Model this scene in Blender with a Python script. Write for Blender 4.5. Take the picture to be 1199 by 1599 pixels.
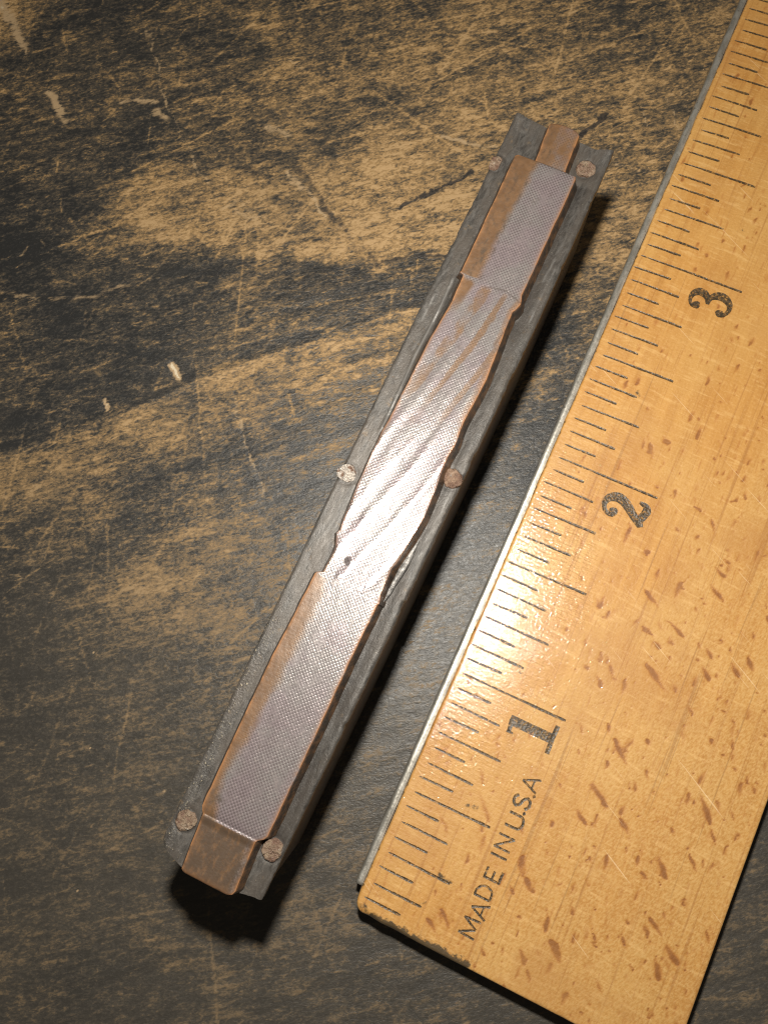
# Letterpress block beside a wooden ruler on a worn dark table, lit by a camera flash.
# 1 Blender unit = 1 inch.  Ruler edge lies on x = 0, inch marks run along +y, table is z = 0.
import bpy, math, random
import numpy as np
from mathutils import Matrix, Vector

for o in list(bpy.data.objects):
    bpy.data.objects.remove(o)
scene = bpy.context.scene
col = scene.collection

# ---------------------------------------------------------------- camera
cam_d = bpy.data.cameras.new('camera')
cam = bpy.data.objects.new('camera', cam_d)
col.objects.link(cam)
cam_d.sensor_fit = 'HORIZONTAL'
cam_d.sensor_width = 36.0
cam_d.lens = 36.03
cam_d.clip_start = 0.05
cam_d.clip_end = 200.0
right = Vector((0.90708203, 0.41603569, -0.06415991))
down = Vector((0.3983715, -0.89764173, -0.18851913))
fwd = Vector((-0.1360233, 0.14544284, -0.97997145))
cam.matrix_world = Matrix(((right.x, -down.x, -fwd.x, -0.0983),
                           (right.y, -down.y, -fwd.y, 1.0034),
                           (right.z, -down.z, -fwd.z, 3.4048),
                           (0, 0, 0, 1)))
cam_d.dof.use_dof = True
cam_d.dof.focus_distance = 2.8
cam_d.dof.aperture_fstop = 7.0
scene.camera = cam
scene.render.resolution_x = 767
scene.render.resolution_y = 1024

# ---------------------------------------------------------------- world and flash
world = bpy.data.worlds.new('World')
scene.world = world
world.use_nodes = True
world.node_tree.nodes['Background'].inputs['Color'].default_value = (1.0, 0.90, 0.76, 1)
world.node_tree.nodes['Background'].inputs['Strength'].default_value = 0.055

fl_d = bpy.data.lights.new('flash', 'POINT')
fl_d.energy = 800.0
fl_d.color = (1.0, 0.945, 0.85)
fl_d.shadow_soft_size = 0.085
flash = bpy.data.objects.new('flash', fl_d)
flash.location = (-0.42, 1.66, 3.58)
col.objects.link(flash)

scene.view_settings.view_transform = 'Standard'
scene.view_settings.look = 'None'
scene.view_settings.gamma = 1.0
scene.view_settings.exposure = 0.0
try:
    scene.cycles.filter_width = 1.2
except Exception:
    pass

# ---------------------------------------------------------------- helpers
rng = np.random.default_rng(11)
_tab = rng.random((256, 256))


def vnoise(x, y):
    xi = np.floor(x).astype(int)
    yi = np.floor(y).astype(int)
    fx = x - xi
    fy = y - yi
    fx = fx * fx * (3 - 2 * fx)
    fy = fy * fy * (3 - 2 * fy)
    g = lambda a, b: _tab[a & 255, b & 255]
    return ((g(xi, yi) * (1 - fx) + g(xi + 1, yi) * fx) * (1 - fy)
            + (g(xi, yi + 1) * (1 - fx) + g(xi + 1, yi + 1) * fx) * fy)


def fbm(x, y, octaves=4, gain=0.55):
    s = 0
    a = 1.0
    t = 0
    for k in range(octaves):
        s = s + a * vnoise(x * 2 ** k + 17.3 * k, y * 2 ** k + 41.7 * k)
        t += a
        a *= gain
    return s / t


def sstep(a, b, x):
    t = np.clip((x - a) / (b - a), 0, 1)
    return t * t * (3 - 2 * t)


def seg_dist(X, Y, p, q):
    dx, dy = q[0] - p[0], q[1] - p[1]
    l2 = dx * dx + dy * dy + 1e-12
    t = np.clip(((X - p[0]) * dx + (Y - p[1]) * dy) / l2, 0, 1)
    return np.hypot(X - p[0] - t * dx, Y - p[1] - t * dy), t


def mesh_np(name, verts, faces, smooth=True, attrs=None, sharp=None):
    me = bpy.data.meshes.new(name)
    verts = np.asarray(verts, np.float32)
    me.vertices.add(len(verts))
    me.vertices.foreach_set('co', verts.ravel())
    if isinstance(faces, np.ndarray):
        n = faces.shape[1]
        me.loops.add(faces.size)
        me.loops.foreach_set('vertex_index', faces.ravel().astype(np.int32))
        me.polygons.add(len(faces))
        me.polygons.foreach_set('loop_start', np.arange(0, faces.size, n, dtype=np.int32))
        me.polygons.foreach_set('loop_total', np.full(len(faces), n, np.int32))
    else:
        tot = np.array([len(f) for f in faces], np.int32)
        me.loops.add(int(tot.sum()))
        me.loops.foreach_set('vertex_index', np.concatenate([np.asarray(f, np.int32) for f in faces]))
        me.polygons.add(len(faces))
        me.polygons.foreach_set('loop_start', np.concatenate([[0], np.cumsum(tot)[:-1]]).astype(np.int32))
        me.polygons.foreach_set('loop_total', tot)
    me.update(calc_edges=True)
    me.validate()
    me.polygons.foreach_set('use_smooth', np.full(len(me.polygons), smooth))
    if sharp:
        me.set_sharp_from_angle(angle=math.radians(sharp))
    for k, v in (attrs or {}).items():
        a = me.attributes.new(k, 'FLOAT', 'POINT')
        a.data.foreach_set('value', np.asarray(v, np.float32).ravel())
    return me


def grid_faces(nr, nc, flip=False):
    i = np.arange(nr - 1)[:, None] * nc + np.arange(nc - 1)[None, :]
    f = np.stack([i, i + 1, i + nc + 1, i + nc], -1).reshape(-1, 4)
    return f[:, ::-1].copy() if flip else f


def obj(name, me, mat, parent=None):
    o = bpy.data.objects.new(name, me)
    if mat and not me.materials:
        me.materials.append(mat)
    col.objects.link(o)
    if parent:
        o.parent = parent
    return o


def empty(name, loc, label, cat):
    o = bpy.data.objects.new(name, None)
    o.empty_display_size = 0.2
    o.location = loc
    col.objects.link(o)
    o['label'] = label
    o['category'] = cat
    return o


class NT:
    """small node-graph writer"""
    def __init__(self, name):
        self.m = bpy.data.materials.new(name)
        self.m.use_nodes = True
        self.t = self.m.node_tree
        self.b = self.t.nodes['Principled BSDF']
        self.out = self.t.nodes['Material Output']

    def n(self, kind, **kw):
        nd = self.t.nodes.new(kind)
        for k, v in kw.items():
            setattr(nd, k, v)
        return nd

    def put(self, sock, v):
        if isinstance(v, bpy.types.NodeSocket):
            self.t.links.new(v, sock)
        elif v is not None:
            if isinstance(v, tuple) and len(v) == 3 and sock.type == 'RGBA':
                v = (*v, 1)
            sock.default_value = v

    def math(self, op, a, b=None, c=None, clamp=False):
        nd = self.n('ShaderNodeMath', operation=op, use_clamp=clamp)
        for s, v in zip(nd.inputs, (a, b, c)):
            self.put(s, v)
        return nd.outputs[0]

    def ramp(self, x, a, b, lo=0.0, hi=1.0):
        nd = self.n('ShaderNodeMapRange', interpolation_type='SMOOTHSTEP')
        for s, v in zip(nd.inputs, (x, a, b, lo, hi)):
            self.put(s, v)
        return nd.outputs[0]

    def mix(self, f, a, b, mode='MIX'):
        nd = self.n('ShaderNodeMix', data_type='RGBA', blend_type=mode)
        self.put(nd.inputs[0], f)
        self.put(nd.inputs[6], a)
        self.put(nd.inputs[7], b)
        return nd.outputs[2]

    def attr(self, name):
        return self.n('ShaderNodeAttribute', attribute_name=name).outputs['Fac']

    def coord(self, rot=0.0, scale=(1, 1, 1), loc=(0, 0, 0)):
        tc = self.n('ShaderNodeTexCoord')
        m1 = self.n('ShaderNodeMapping')
        m1.inputs['Rotation'].default_value = (0, 0, rot)
        m1.inputs['Location'].default_value = loc
        self.t.links.new(tc.outputs['Object'], m1.inputs[0])
        m2 = self.n('ShaderNodeMapping')
        m2.inputs['Scale'].default_value = scale
        self.t.links.new(m1.outputs[0], m2.inputs[0])
        return m2.outputs[0]

    def noise(self, vec, scale, detail=4, rough=0.55, dist=0.0):
        nd = self.n('ShaderNodeTexNoise')
        self.put(nd.inputs['Vector'], vec)
        nd.inputs['Scale'].default_value = scale
        nd.inputs['Detail'].default_value = detail
        nd.inputs['Roughness'].default_value = rough
        nd.inputs['Distortion'].default_value = dist
        return nd.outputs['Fac']

    def bump(self, h, strength=0.5, dist=0.01, normal=None):
        nd = self.n('ShaderNodeBump')
        nd.inputs['Strength'].default_value = strength
        nd.inputs['Distance'].default_value = dist
        self.put(nd.inputs['Height'], h)
        if normal is not None:
            self.put(nd.inputs['Normal'], normal)
        return nd.outputs['Normal']

    def set(self, **kw):
        for k, v in kw.items():
            self.put(self.b.inputs[k.replace('_', ' ')], v)
        return self.m


# ---------------------------------------------------------------- wear of the table, in inches on the table plane
LEVELS= [[-3.529, 3.177, 0.8], [-3.29, 3.184, 0.22], [-2.898, 3.336, 0.2], [-2.54, 3.392, 0.25], [-2.257, 3.585, 0.4], [-1.91, 3.637, 0.42], [-1.632, 3.827, 0.46], [-1.295, 3.877, 0.5], [-0.948, 4.052, 0.52], [-0.562, 4.202, 0.45], [-0.168, 4.315, 0.5], [-3.782, 2.909, 0.2], [-3.308, 2.119, 0.1], [-2.77, 1.224, 0.08], [-3.208, 2.759, 0.25], [-2.901, 2.841, 0.3], [-2.602, 3.0, 0.25], [-2.322, 3.191, 0.4], [-2.011, 3.314, 0.42], [-1.703, 3.356, 0.45], [-1.4, 3.476, 0.52], [-1.101, 3.595, 0.58], [-0.732, 3.78, 0.6], [-0.354, 3.93, 0.6], [-0.03, 3.943, 0.55], [-3.071, 2.452, 0.15], [-2.823, 2.631, 0.2], [-2.51, 2.757, 0.25], [-2.201, 2.881, 0.32], [-1.911, 3.037, 0.42], [-1.578, 3.093, 0.52], [-1.266, 3.18, 0.6], [-0.972, 3.299, 0.62], [-0.144, 3.558, 0.6], [-2.956, 2.185, 0.08], [-2.743, 2.35, 0.2], [-2.492, 2.375, 0.55], [-2.278, 2.463, 0.8], [-2.006, 2.574, 0.82], [-1.828, 2.723, 0.72], [-1.635, 2.84, 0.55], [-1.369, 2.948, 0.65], [-1.106, 2.98, 0.72], [-0.861, 3.043, 0.75], [-0.157, 3.259, 0.6], [-0.083, 3.399, 0.58], [-2.796, 1.908, 0.08], [-2.539, 2.053, 0.1], [-2.33, 2.214, 0.3], [-2.076, 2.357, 0.72], [-1.822, 2.425, 0.78], [-1.645, 2.498, 0.6], [-1.426, 2.626, 0.82], [-1.223, 2.71, 0.85], [-1.007, 2.836, 0.85], [-0.85, 2.864, 0.82], [-0.115, 2.989, 0.5], [-2.641, 1.64, 0.08], [-2.405, 1.813, 0.12], [-2.202, 2.045, 0.22], [-1.965, 2.144, 0.2], [-1.744, 2.2, 0.45], [-1.57, 2.345, 0.28], [-1.382, 2.388, 0.22], [-1.138, 2.454, 0.3], [-0.911, 2.549, 0.2], [-0.128, 2.703, 0.35], [-2.445, 1.364, 0.05], [-2.213, 1.534, 0.08], [-2.043, 1.749, 0.12], [-1.901, 1.953, 0.3], [-1.741, 2.056, 0.25], [-1.524, 2.112, 0.42], [-1.352, 2.114, 0.35], [-2.261, 1.233, 0.06], [-2.007, 1.552, 0.07], [-1.794, 1.749, 0.08], [-2.079, 1.039, 0.55], [-1.871, 1.3, 0.55], [-1.647, 1.534, 0.55], [-1.436, 1.798, 0.55], [-1.253, 1.981, 0.55], [-1.028, 2.217, 0.42], [-0.887, 2.347, 0.4], [-0.141, 2.423, 0.25], [-2.014, 0.8, 0.25], [-1.794, 1.031, 0.22], [-1.573, 1.262, 0.2], [-1.365, 1.521, 0.25], [-1.184, 1.701, 0.35], [-1.017, 1.909, 0.35], [-1.868, 0.605, 0.2], [-1.691, 0.781, 0.25], [-1.528, 0.984, 0.4], [-1.323, 1.173, 0.35], [-1.104, 1.402, 0.25], [-0.994, 1.583, 0.25], [-1.78, 0.389, 0.18], [-1.578, 0.576, 0.22], [-1.458, 0.789, 0.6], [-1.35, 0.966, 0.5], [-1.134, 0.999, 0.4], [-0.959, 1.174, 0.4], [-0.159, 2.014, 0.15], [-0.148, 1.695, 0.12], [-1.561, 0.241, 0.15], [-1.349, 0.462, 0.25], [-1.216, 0.709, 0.5], [-1.016, 0.831, 0.45], [-0.189, 1.361, 0.12], [-0.178, 1.059, 0.12], [-1.545, -0.025, 0.15], [-1.322, 0.169, 0.18], [-1.112, 0.387, 0.28], [-0.929, 0.532, 0.25], [-0.212, 0.597, 0.15], [-0.24, 0.79, 0.18], [-1.412, -0.258, 0.15], [-1.193, -0.067, 0.18], [-1.089, 0.099, 0.22], [-0.168, 0.244, 0.2], [-0.136, -0.074, 0.2], [-1.27, -0.507, 0.15], [-1.043, -0.341, 0.2], [-0.76, -0.457, 0.2], [-1.121, -0.769, 0.16], [-0.802, -0.668, 0.18], [-0.488, -0.569, 0.18], [-0.19, -0.45, 0.2], [0.016, -0.27, 0.22], [0.263, -0.307, 0.2], [0.513, -0.237, 0.15], [1.528, 0.465, 0.15], [1.431, 0.812, 0.15], [-2.285, 0.417, 0.18], [-1.709, -0.544, 0.15], [-0.789, -1.137, 0.15], [0.15, -0.672, 0.18], [1.053, -0.224, 0.15]]
RIDGE= [[-2.488, 0.876], [-2.347, 1.006], [-2.143, 1.216], [-1.889, 1.464], [-1.671, 1.714], [-1.437, 1.937], [-1.203, 2.159], [-0.97, 2.382], [-0.772, 2.536], [-0.489, 2.797]]
CLIFF= [[-2.366, 2.143], [-2.202, 2.249], [-2.013, 2.375], [-1.839, 2.351], [-1.725, 2.409], [-1.582, 2.406], [-1.539, 2.498], [-1.371, 2.509], [-1.206, 2.599], [-1.077, 2.617], [-0.983, 2.707], [-0.83, 2.818], [-0.723, 2.88]]
PALE= [([[-2.808, 3.38], [-2.583, 3.109], [-2.465, 2.994], [-2.317, 2.854], [-2.07, 2.663]], 0.0114, 0.55), ([[-1.097, 3.363], [-0.939, 3.381], [-0.825, 3.392]], 0.0114, 0.8), ([[-1.735, 2.883], [-1.613, 2.83], [-1.464, 2.74]], 0.0143, 0.7), ([[-1.463, 1.728], [-1.323, 1.573], [-1.207, 1.455], [-1.103, 1.353]], 0.0114, 0.5), ([[-2.336, 1.841], [-2.236, 1.667], [-2.141, 1.495]], 0.0143, 0.3), ([[-2.778, 1.747], [-2.518, 1.816], [-2.318, 1.922], [-2.194, 2.03]], 0.0171, 0.45), ([[-0.169, 3.965], [-0.064, 3.835], [0.039, 3.715]], 0.0071, 0.6), ([[-0.254, 3.522], [-0.109, 3.551]], 0.0086, 0.7), ([[-0.112, 4.033], [-0.031, 3.912]], 0.0057, 0.6), ([[-0.264, 3.869], [-0.201, 3.791]], 0.0086, 0.6), ([[-2.791, 1.966], [-2.791, 2.031]], 0.0086, 0.5), ([[-2.734, 2.085], [-2.645, 2.008]], 0.0086, 0.5), ([[-1.282, 1.795], [-1.129, 1.793]], 0.0057, 0.2), ([[-2.726, 2.91], [-2.544, 2.999]], 0.02, 0.75), ([[-1.968, 2.571], [-1.879, 2.645], [-1.721, 2.616]], 0.02, 0.5), ([[-1.951, 3.08], [-1.828, 3.09]], 0.0257, 0.6), ([[-2.535, 2.946], [-2.467, 2.925]], 0.0257, 0.75), ([[-3.105, 2.821], [-2.99, 2.756]], 0.0257, 0.8), ([[-3.001, 2.74], [-2.941, 2.704]], 0.0286, 0.6), ([[-3.637, 3.221], [-3.499, 3.125], [-3.38, 3.031]], 0.0343, 0.85), ([[-3.374, 3.034], [-3.34, 2.988]], 0.0086, 0.7), ([[-1.797, 1.755], [-1.75, 1.726]], 0.02, 1.2), ([[-2.024, 1.458], [-1.984, 1.43]], 0.0114, 1.1), ([[-2.101, 1.053], [-2.091, 1.054]], 0.0057, 1.1), ([[-1.865, 2.594], [-1.775, 2.601]], 0.0257, 0.6), ([[-2.755, 2.858], [-2.606, 2.62], [-2.609, 2.521]], 0.0086, 0.25), ([[-1.413, -0.112], [-1.439, -0.005], [-1.283, -0.021]], 0.0057, 0.2), ([[-1.833, 0.302], [-1.668, 0.192], [-1.493, 0.06]], 0.0086, 0.22), ([[-1.982, 0.651], [-1.784, 0.547]], 0.0171, 0.35), ([[-2.077, 0.543], [-1.874, 0.554]], 0.0086, 0.35), ([[-0.944, 0.006], [-0.925, 0.001]], 0.0057, 0.6), ([[-1.257, -0.243], [-1.206, -0.305]], 0.0057, 0.3), ([[0.832, -0.08], [0.95, 0.029]], 0.0086, 0.2), ([[-1.506, 0.414], [-1.497, 0.409]], 0.0071, 1.3), ([[-1.319, 0.033], [-1.311, 0.031]], 0.0057, 1.2), ([[-1.094, -0.507], [-1.083, -0.51]], 0.0057, 1.0), ([[-0.388, 2.947], [-0.327, 2.411]], 0.0043, 0.25), ([[-2.187, 2.926], [-2.058, 2.783]], 0.0057, 0.35), ([[-1.992, 3.463], [-1.89, 3.442]], 0.0114, 0.5), ([[-1.461, 3.531], [-1.28, 3.524]], 0.0086, 0.35)]
INK= [([[-1.132, 2.925], [-1.055, 3.02], [-0.966, 3.128], [-0.89, 3.226]], 0.0114, 1.0), ([[-0.501, 3.587], [-0.453, 3.675], [-0.404, 3.768]], 0.0143, 1.0), ([[-1.724, 2.934], [-1.619, 2.865], [-1.486, 2.787], [-1.343, 2.708], [-1.23, 2.651], [-1.106, 2.605]], 0.0257, 0.5), ([[-1.949, 2.82], [-1.868, 2.802]], 0.04, 0.5), ([[-3.0, 2.128], [-2.805, 2.189]], 0.0257, 0.3), ([[-1.087, 2.638], [-0.816, 2.787]], 0.0143, 0.6)]
FLECKS= [[0.695, 1.337, 0.78, 1.278, 1.0], [0.522, 1.216, 0.552, 1.183, 1.0], [0.626, 1.248, 0.634, 1.201, 1.0], [0.885, 1.424, 0.922, 1.39, 1.0], [1.036, 1.525, 1.067, 1.488, 1.0], [0.629, 1.06, 0.645, 1.032, 1.0], [0.678, 1.012, 0.748, 0.953, 1.0], [0.79, 1.07, 0.798, 1.053, 1.0], [0.783, 0.882, 0.796, 0.863, 1.0], [0.651, 0.82, 0.739, 0.773, 1.0], [0.642, 0.702, 0.683, 0.673, 1.0], [0.804, 0.75, 0.847, 0.712, 1.0], [0.981, 0.685, 1.031, 0.623, 1.0], [1.016, 0.606, 1.024, 0.591, 1.0], [1.117, 0.579, 1.13, 0.56, 1.0], [1.046, 0.962, 1.118, 0.876, 1.0], [1.067, 1.136, 1.079, 1.13, 1.0], [1.126, 1.112, 1.139, 1.108, 1.0], [1.179, 1.093, 1.193, 1.075, 1.0], [1.007, 1.302, 1.026, 1.293, 1.0], [1.011, 1.173, 1.02, 1.154, 1.0], [0.886, 1.261, 0.911, 1.232, 1.0], [1.127, 0.859, 1.154, 0.824, 1.0], [1.089, 0.736, 1.128, 0.693, 1.0], [0.681, 0.304, 0.699, 0.261, 1.0], [0.728, 0.233, 0.784, 0.177, 1.0], [0.958, 0.372, 0.984, 0.334, 1.0], [1.031, 0.468, 1.089, 0.426, 1.0], [1.12, 0.403, 1.178, 0.36, 1.0], [1.1, 0.335, 1.138, 0.281, 1.0], [0.952, 0.42, 0.97, 0.406, 1.0], [0.864, 0.318, 0.884, 0.298, 1.0], [0.672, 0.432, 0.682, 0.423, 1.0], [0.976, 1.338, 0.985, 1.328, 1.0], [0.471, 1.24, 0.481, 1.23, 1.0], [0.692, 1.43, 0.702, 1.418, 1.0], [0.982, 1.484, 1.025, 1.447, 1.0], [1.186, 1.28, 1.196, 1.27, 1.0], [1.192, 1.237, 1.201, 1.228, 1.0], [0.942, 0.599, 0.975, 0.587, 1.0], [0.674, 0.538, 0.683, 0.529, 1.0], [0.749, 0.569, 0.759, 0.56, 1.0], [0.747, 0.612, 0.757, 0.603, 1.0], [1.136, 0.167, 1.15, 0.156, 1.0], [1.196, 0.206, 1.205, 0.197, 1.0], [0.935, 0.296, 0.944, 0.288, 1.0], [0.92, 0.048, 0.929, 0.039, 1.0], [0.69, 1.537, 0.774, 1.507, 0.85], [0.622, 1.474, 0.657, 1.458, 0.85], [0.674, 1.44, 0.702, 1.421, 0.85], [0.68, 1.338, 0.782, 1.281, 0.85], [0.676, 1.696, 0.708, 1.685, 0.85], [0.574, 1.612, 0.63, 1.584, 0.85], [0.517, 1.216, 0.55, 1.185, 0.85], [0.458, 1.236, 0.479, 1.225, 0.85], [0.415, 1.791, 0.423, 1.823, 0.85], [0.365, 2.203, 0.395, 2.153, 0.85], [0.405, 2.255, 0.437, 2.238, 0.85], [0.632, 2.026, 0.659, 2.011, 0.85], [0.512, 1.774, 0.531, 1.766, 0.85], [0.614, 1.47, 0.624, 1.46, 0.85], [0.533, 2.303, 0.534, 2.371, 0.8], [0.374, 2.158, 0.381, 2.197, 0.8], [0.407, 2.244, 0.432, 2.228, 0.8], [0.445, 2.044, 0.464, 2.036, 0.8], [0.628, 2.025, 0.654, 2.011, 0.8], [0.713, 1.994, 0.736, 1.953, 0.8], [0.421, 1.761, 0.418, 1.837, 0.8], [0.505, 1.773, 0.525, 1.757, 0.8], [0.586, 1.911, 0.606, 1.895, 0.8], [0.788, 2.156, 0.804, 2.14, 0.8], [0.812, 1.869, 0.836, 1.854, 0.8], [0.788, 1.82, 0.837, 1.8, 0.8], [0.8, 1.746, 0.854, 1.708, 0.8], [0.687, 1.637, 0.69, 1.704, 0.8], [0.573, 1.618, 0.64, 1.574, 0.8], [0.688, 1.54, 0.776, 1.505, 0.8], [0.616, 1.472, 0.643, 1.452, 0.8], [0.922, 1.901, 0.926, 1.953, 0.8], [0.63, 2.248, 0.638, 2.239, 0.8], [0.684, 2.167, 0.692, 2.158, 0.8], [0.767, 2.405, 0.775, 2.396, 0.8], [0.748, 2.504, 0.756, 2.495, 0.8], [0.656, 0.83, 0.723, 0.774, 0.9], [0.643, 0.71, 0.691, 0.672, 0.9], [0.68, 0.309, 0.697, 0.25, 0.9], [0.557, 0.393, 0.597, 0.353, 0.9], [0.515, 0.347, 0.534, 0.323, 0.9], [0.517, 0.46, 0.527, 0.404, 0.9], [0.751, 0.227, 0.787, 0.178, 0.9], [0.636, 0.154, 0.67, 0.105, 0.9], [0.689, 0.09, 0.711, 0.059, 0.9], [0.861, 0.296, 0.889, 0.285, 0.9], [0.273, 0.099, 0.321, 0.068, 0.9], [0.312, 0.148, 0.362, 0.105, 0.9], [0.53, 0.132, 0.543, 0.121, 0.9], [0.561, 0.627, 0.576, 0.613, 0.9], [0.949, 0.043, 0.962, 0.028, 0.9], [0.71, 0.685, 0.718, 0.677, 0.9], [0.669, 0.545, 0.678, 0.537, 0.9], [0.57, 0.55, 0.579, 0.542, 0.9], [0.828, 0.409, 0.837, 0.402, 0.9], [0.267, 0.607, 0.347, 0.526, 0.6], [0.259, 0.809, 0.286, 0.782, 0.6], [0.238, 0.687, 0.253, 0.672, 0.6], [0.087, 0.228, 0.097, 0.216, 0.6], [0.354, 0.468, 0.362, 0.407, 0.6], [0.26, 0.837, 0.247, 0.804, 0.6], [0.152, 0.473, 0.194, 0.44, 0.6], [-0.158, 0.56, -0.144, 0.547, 0.6]]


# ================================================================ TABLE
def table_material():
    n = NT('worn dark painted wood')
    g = math.radians(-40)
    lev = n.attr('wear')
    pale = n.attr('pale')
    ink = n.attr('ink')
    grime = n.attr('grime')
    tint = n.attr('tint')
    cg = n.coord(math.radians(-36), (1.0, 2.7, 1))
    iso = n.coord(0, (1, 1, 1))
    fine = n.noise(cg, 27, 5, 0.64, 0.8)
    spk = n.noise(n.coord(g, (1.0, 1.5, 1)), 66, 3, 0.66, 0.4)
    dab = n.noise(n.coord(math.radians(-44), (1.0, 3.4, 1), (3, 7, 0)), 13, 3, 0.55, 1.0)
    v = n.math('ADD', lev, n.math('MULTIPLY', n.math('SUBTRACT', fine, 0.5), 1.35))
    v = n.math('ADD', v, n.math('MULTIPLY', n.math('SUBTRACT', spk, 0.5), 1.05))
    v = n.math('ADD', v, n.ramp(dab, 0.57, 0.74, 0, 0.30))
    v = n.math('SUBTRACT', v, n.ramp(dab, 0.42, 0.26, 0, 0.28))
    cr = n.n('ShaderNodeValToRGB')
    n.put(cr.inputs[0], v)
    el = cr.color_ramp.elements
    stops = ((0.02, (0.0200, 0.0208, 0.0215)), (0.22, (0.040, 0.037, 0.033)), (0.36, (0.068, 0.056, 0.042)), (0.47, (0.116, 0.085, 0.052)),
             (0.60, (0.190, 0.126, 0.062)), (0.76, (0.325, 0.200, 0.083)), (0.98, (0.46, 0.30, 0.143)))
    el[0].position, el[0].color = stops[0][0], (*stops[0][1], 1)
    el[1].position, el[1].color = stops[-1][0], (*stops[-1][1], 1)
    for p, cc in stops[1:-1]:
        e = el.new(p)
        e.color = (*cc, 1)
    c = cr.outputs[0]
    # old oily film dulls the bare wood
    bare = n.ramp(v, 0.40, 0.72)
    c = n.mix(n.math('MULTIPLY', n.math('MULTIPLY', grime, bare), 0.50), c, (0.105, 0.076, 0.046))
    c = n.mix(n.math('ADD', 0.05, n.math('MULTIPLY', tint, 0.43)), c, (0.088, 0.075, 0.058))
    br = n.ramp(n.math('ADD', pale, n.math('MULTIPLY', n.math('SUBTRACT', n.math('MULTIPLY', n.math('ADD', fine, dab), 0.5), 0.5), 3.0)), 0.16, 0.70)
    br = n.math('MULTIPLY', br, n.ramp(pale, 0.05, 0.75, 0, 0.92))
    c = n.mix(br, c, n.mix(n.ramp(pale, 0.9, 1.05), (0.42, 0.295, 0.165), (0.66, 0.56, 0.40)))
    ik = n.ramp(n.math('ADD', ink, n.math('MULTIPLY', n.math('SUBTRACT', n.math('MULTIPLY', n.math('ADD', fine, dab), 0.5), 0.5), 1.9)), 0.30, 0.62)
    ik = n.math('MULTIPLY', ik, n.ramp(ink, 0.04, 0.30, 0, 0.9))
    c = n.mix(ik, c, (0.022, 0.021, 0.021))
    h = n.math('ADD', n.math('MULTIPLY', spk, 0.40), n.math('MULTIPLY', fine, 0.6))
    rough = n.math('ADD', n.ramp(spk, 0.3, 0.7, 0.36, 0.48), n.math('MULTIPLY', bare, 0.20))
    n.b.inputs['Specular IOR Level'].default_value = 0.5
    return n.set(Base_Color=c, Roughness=rough, Normal=n.bump(h, 0.5, 0.008))


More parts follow.
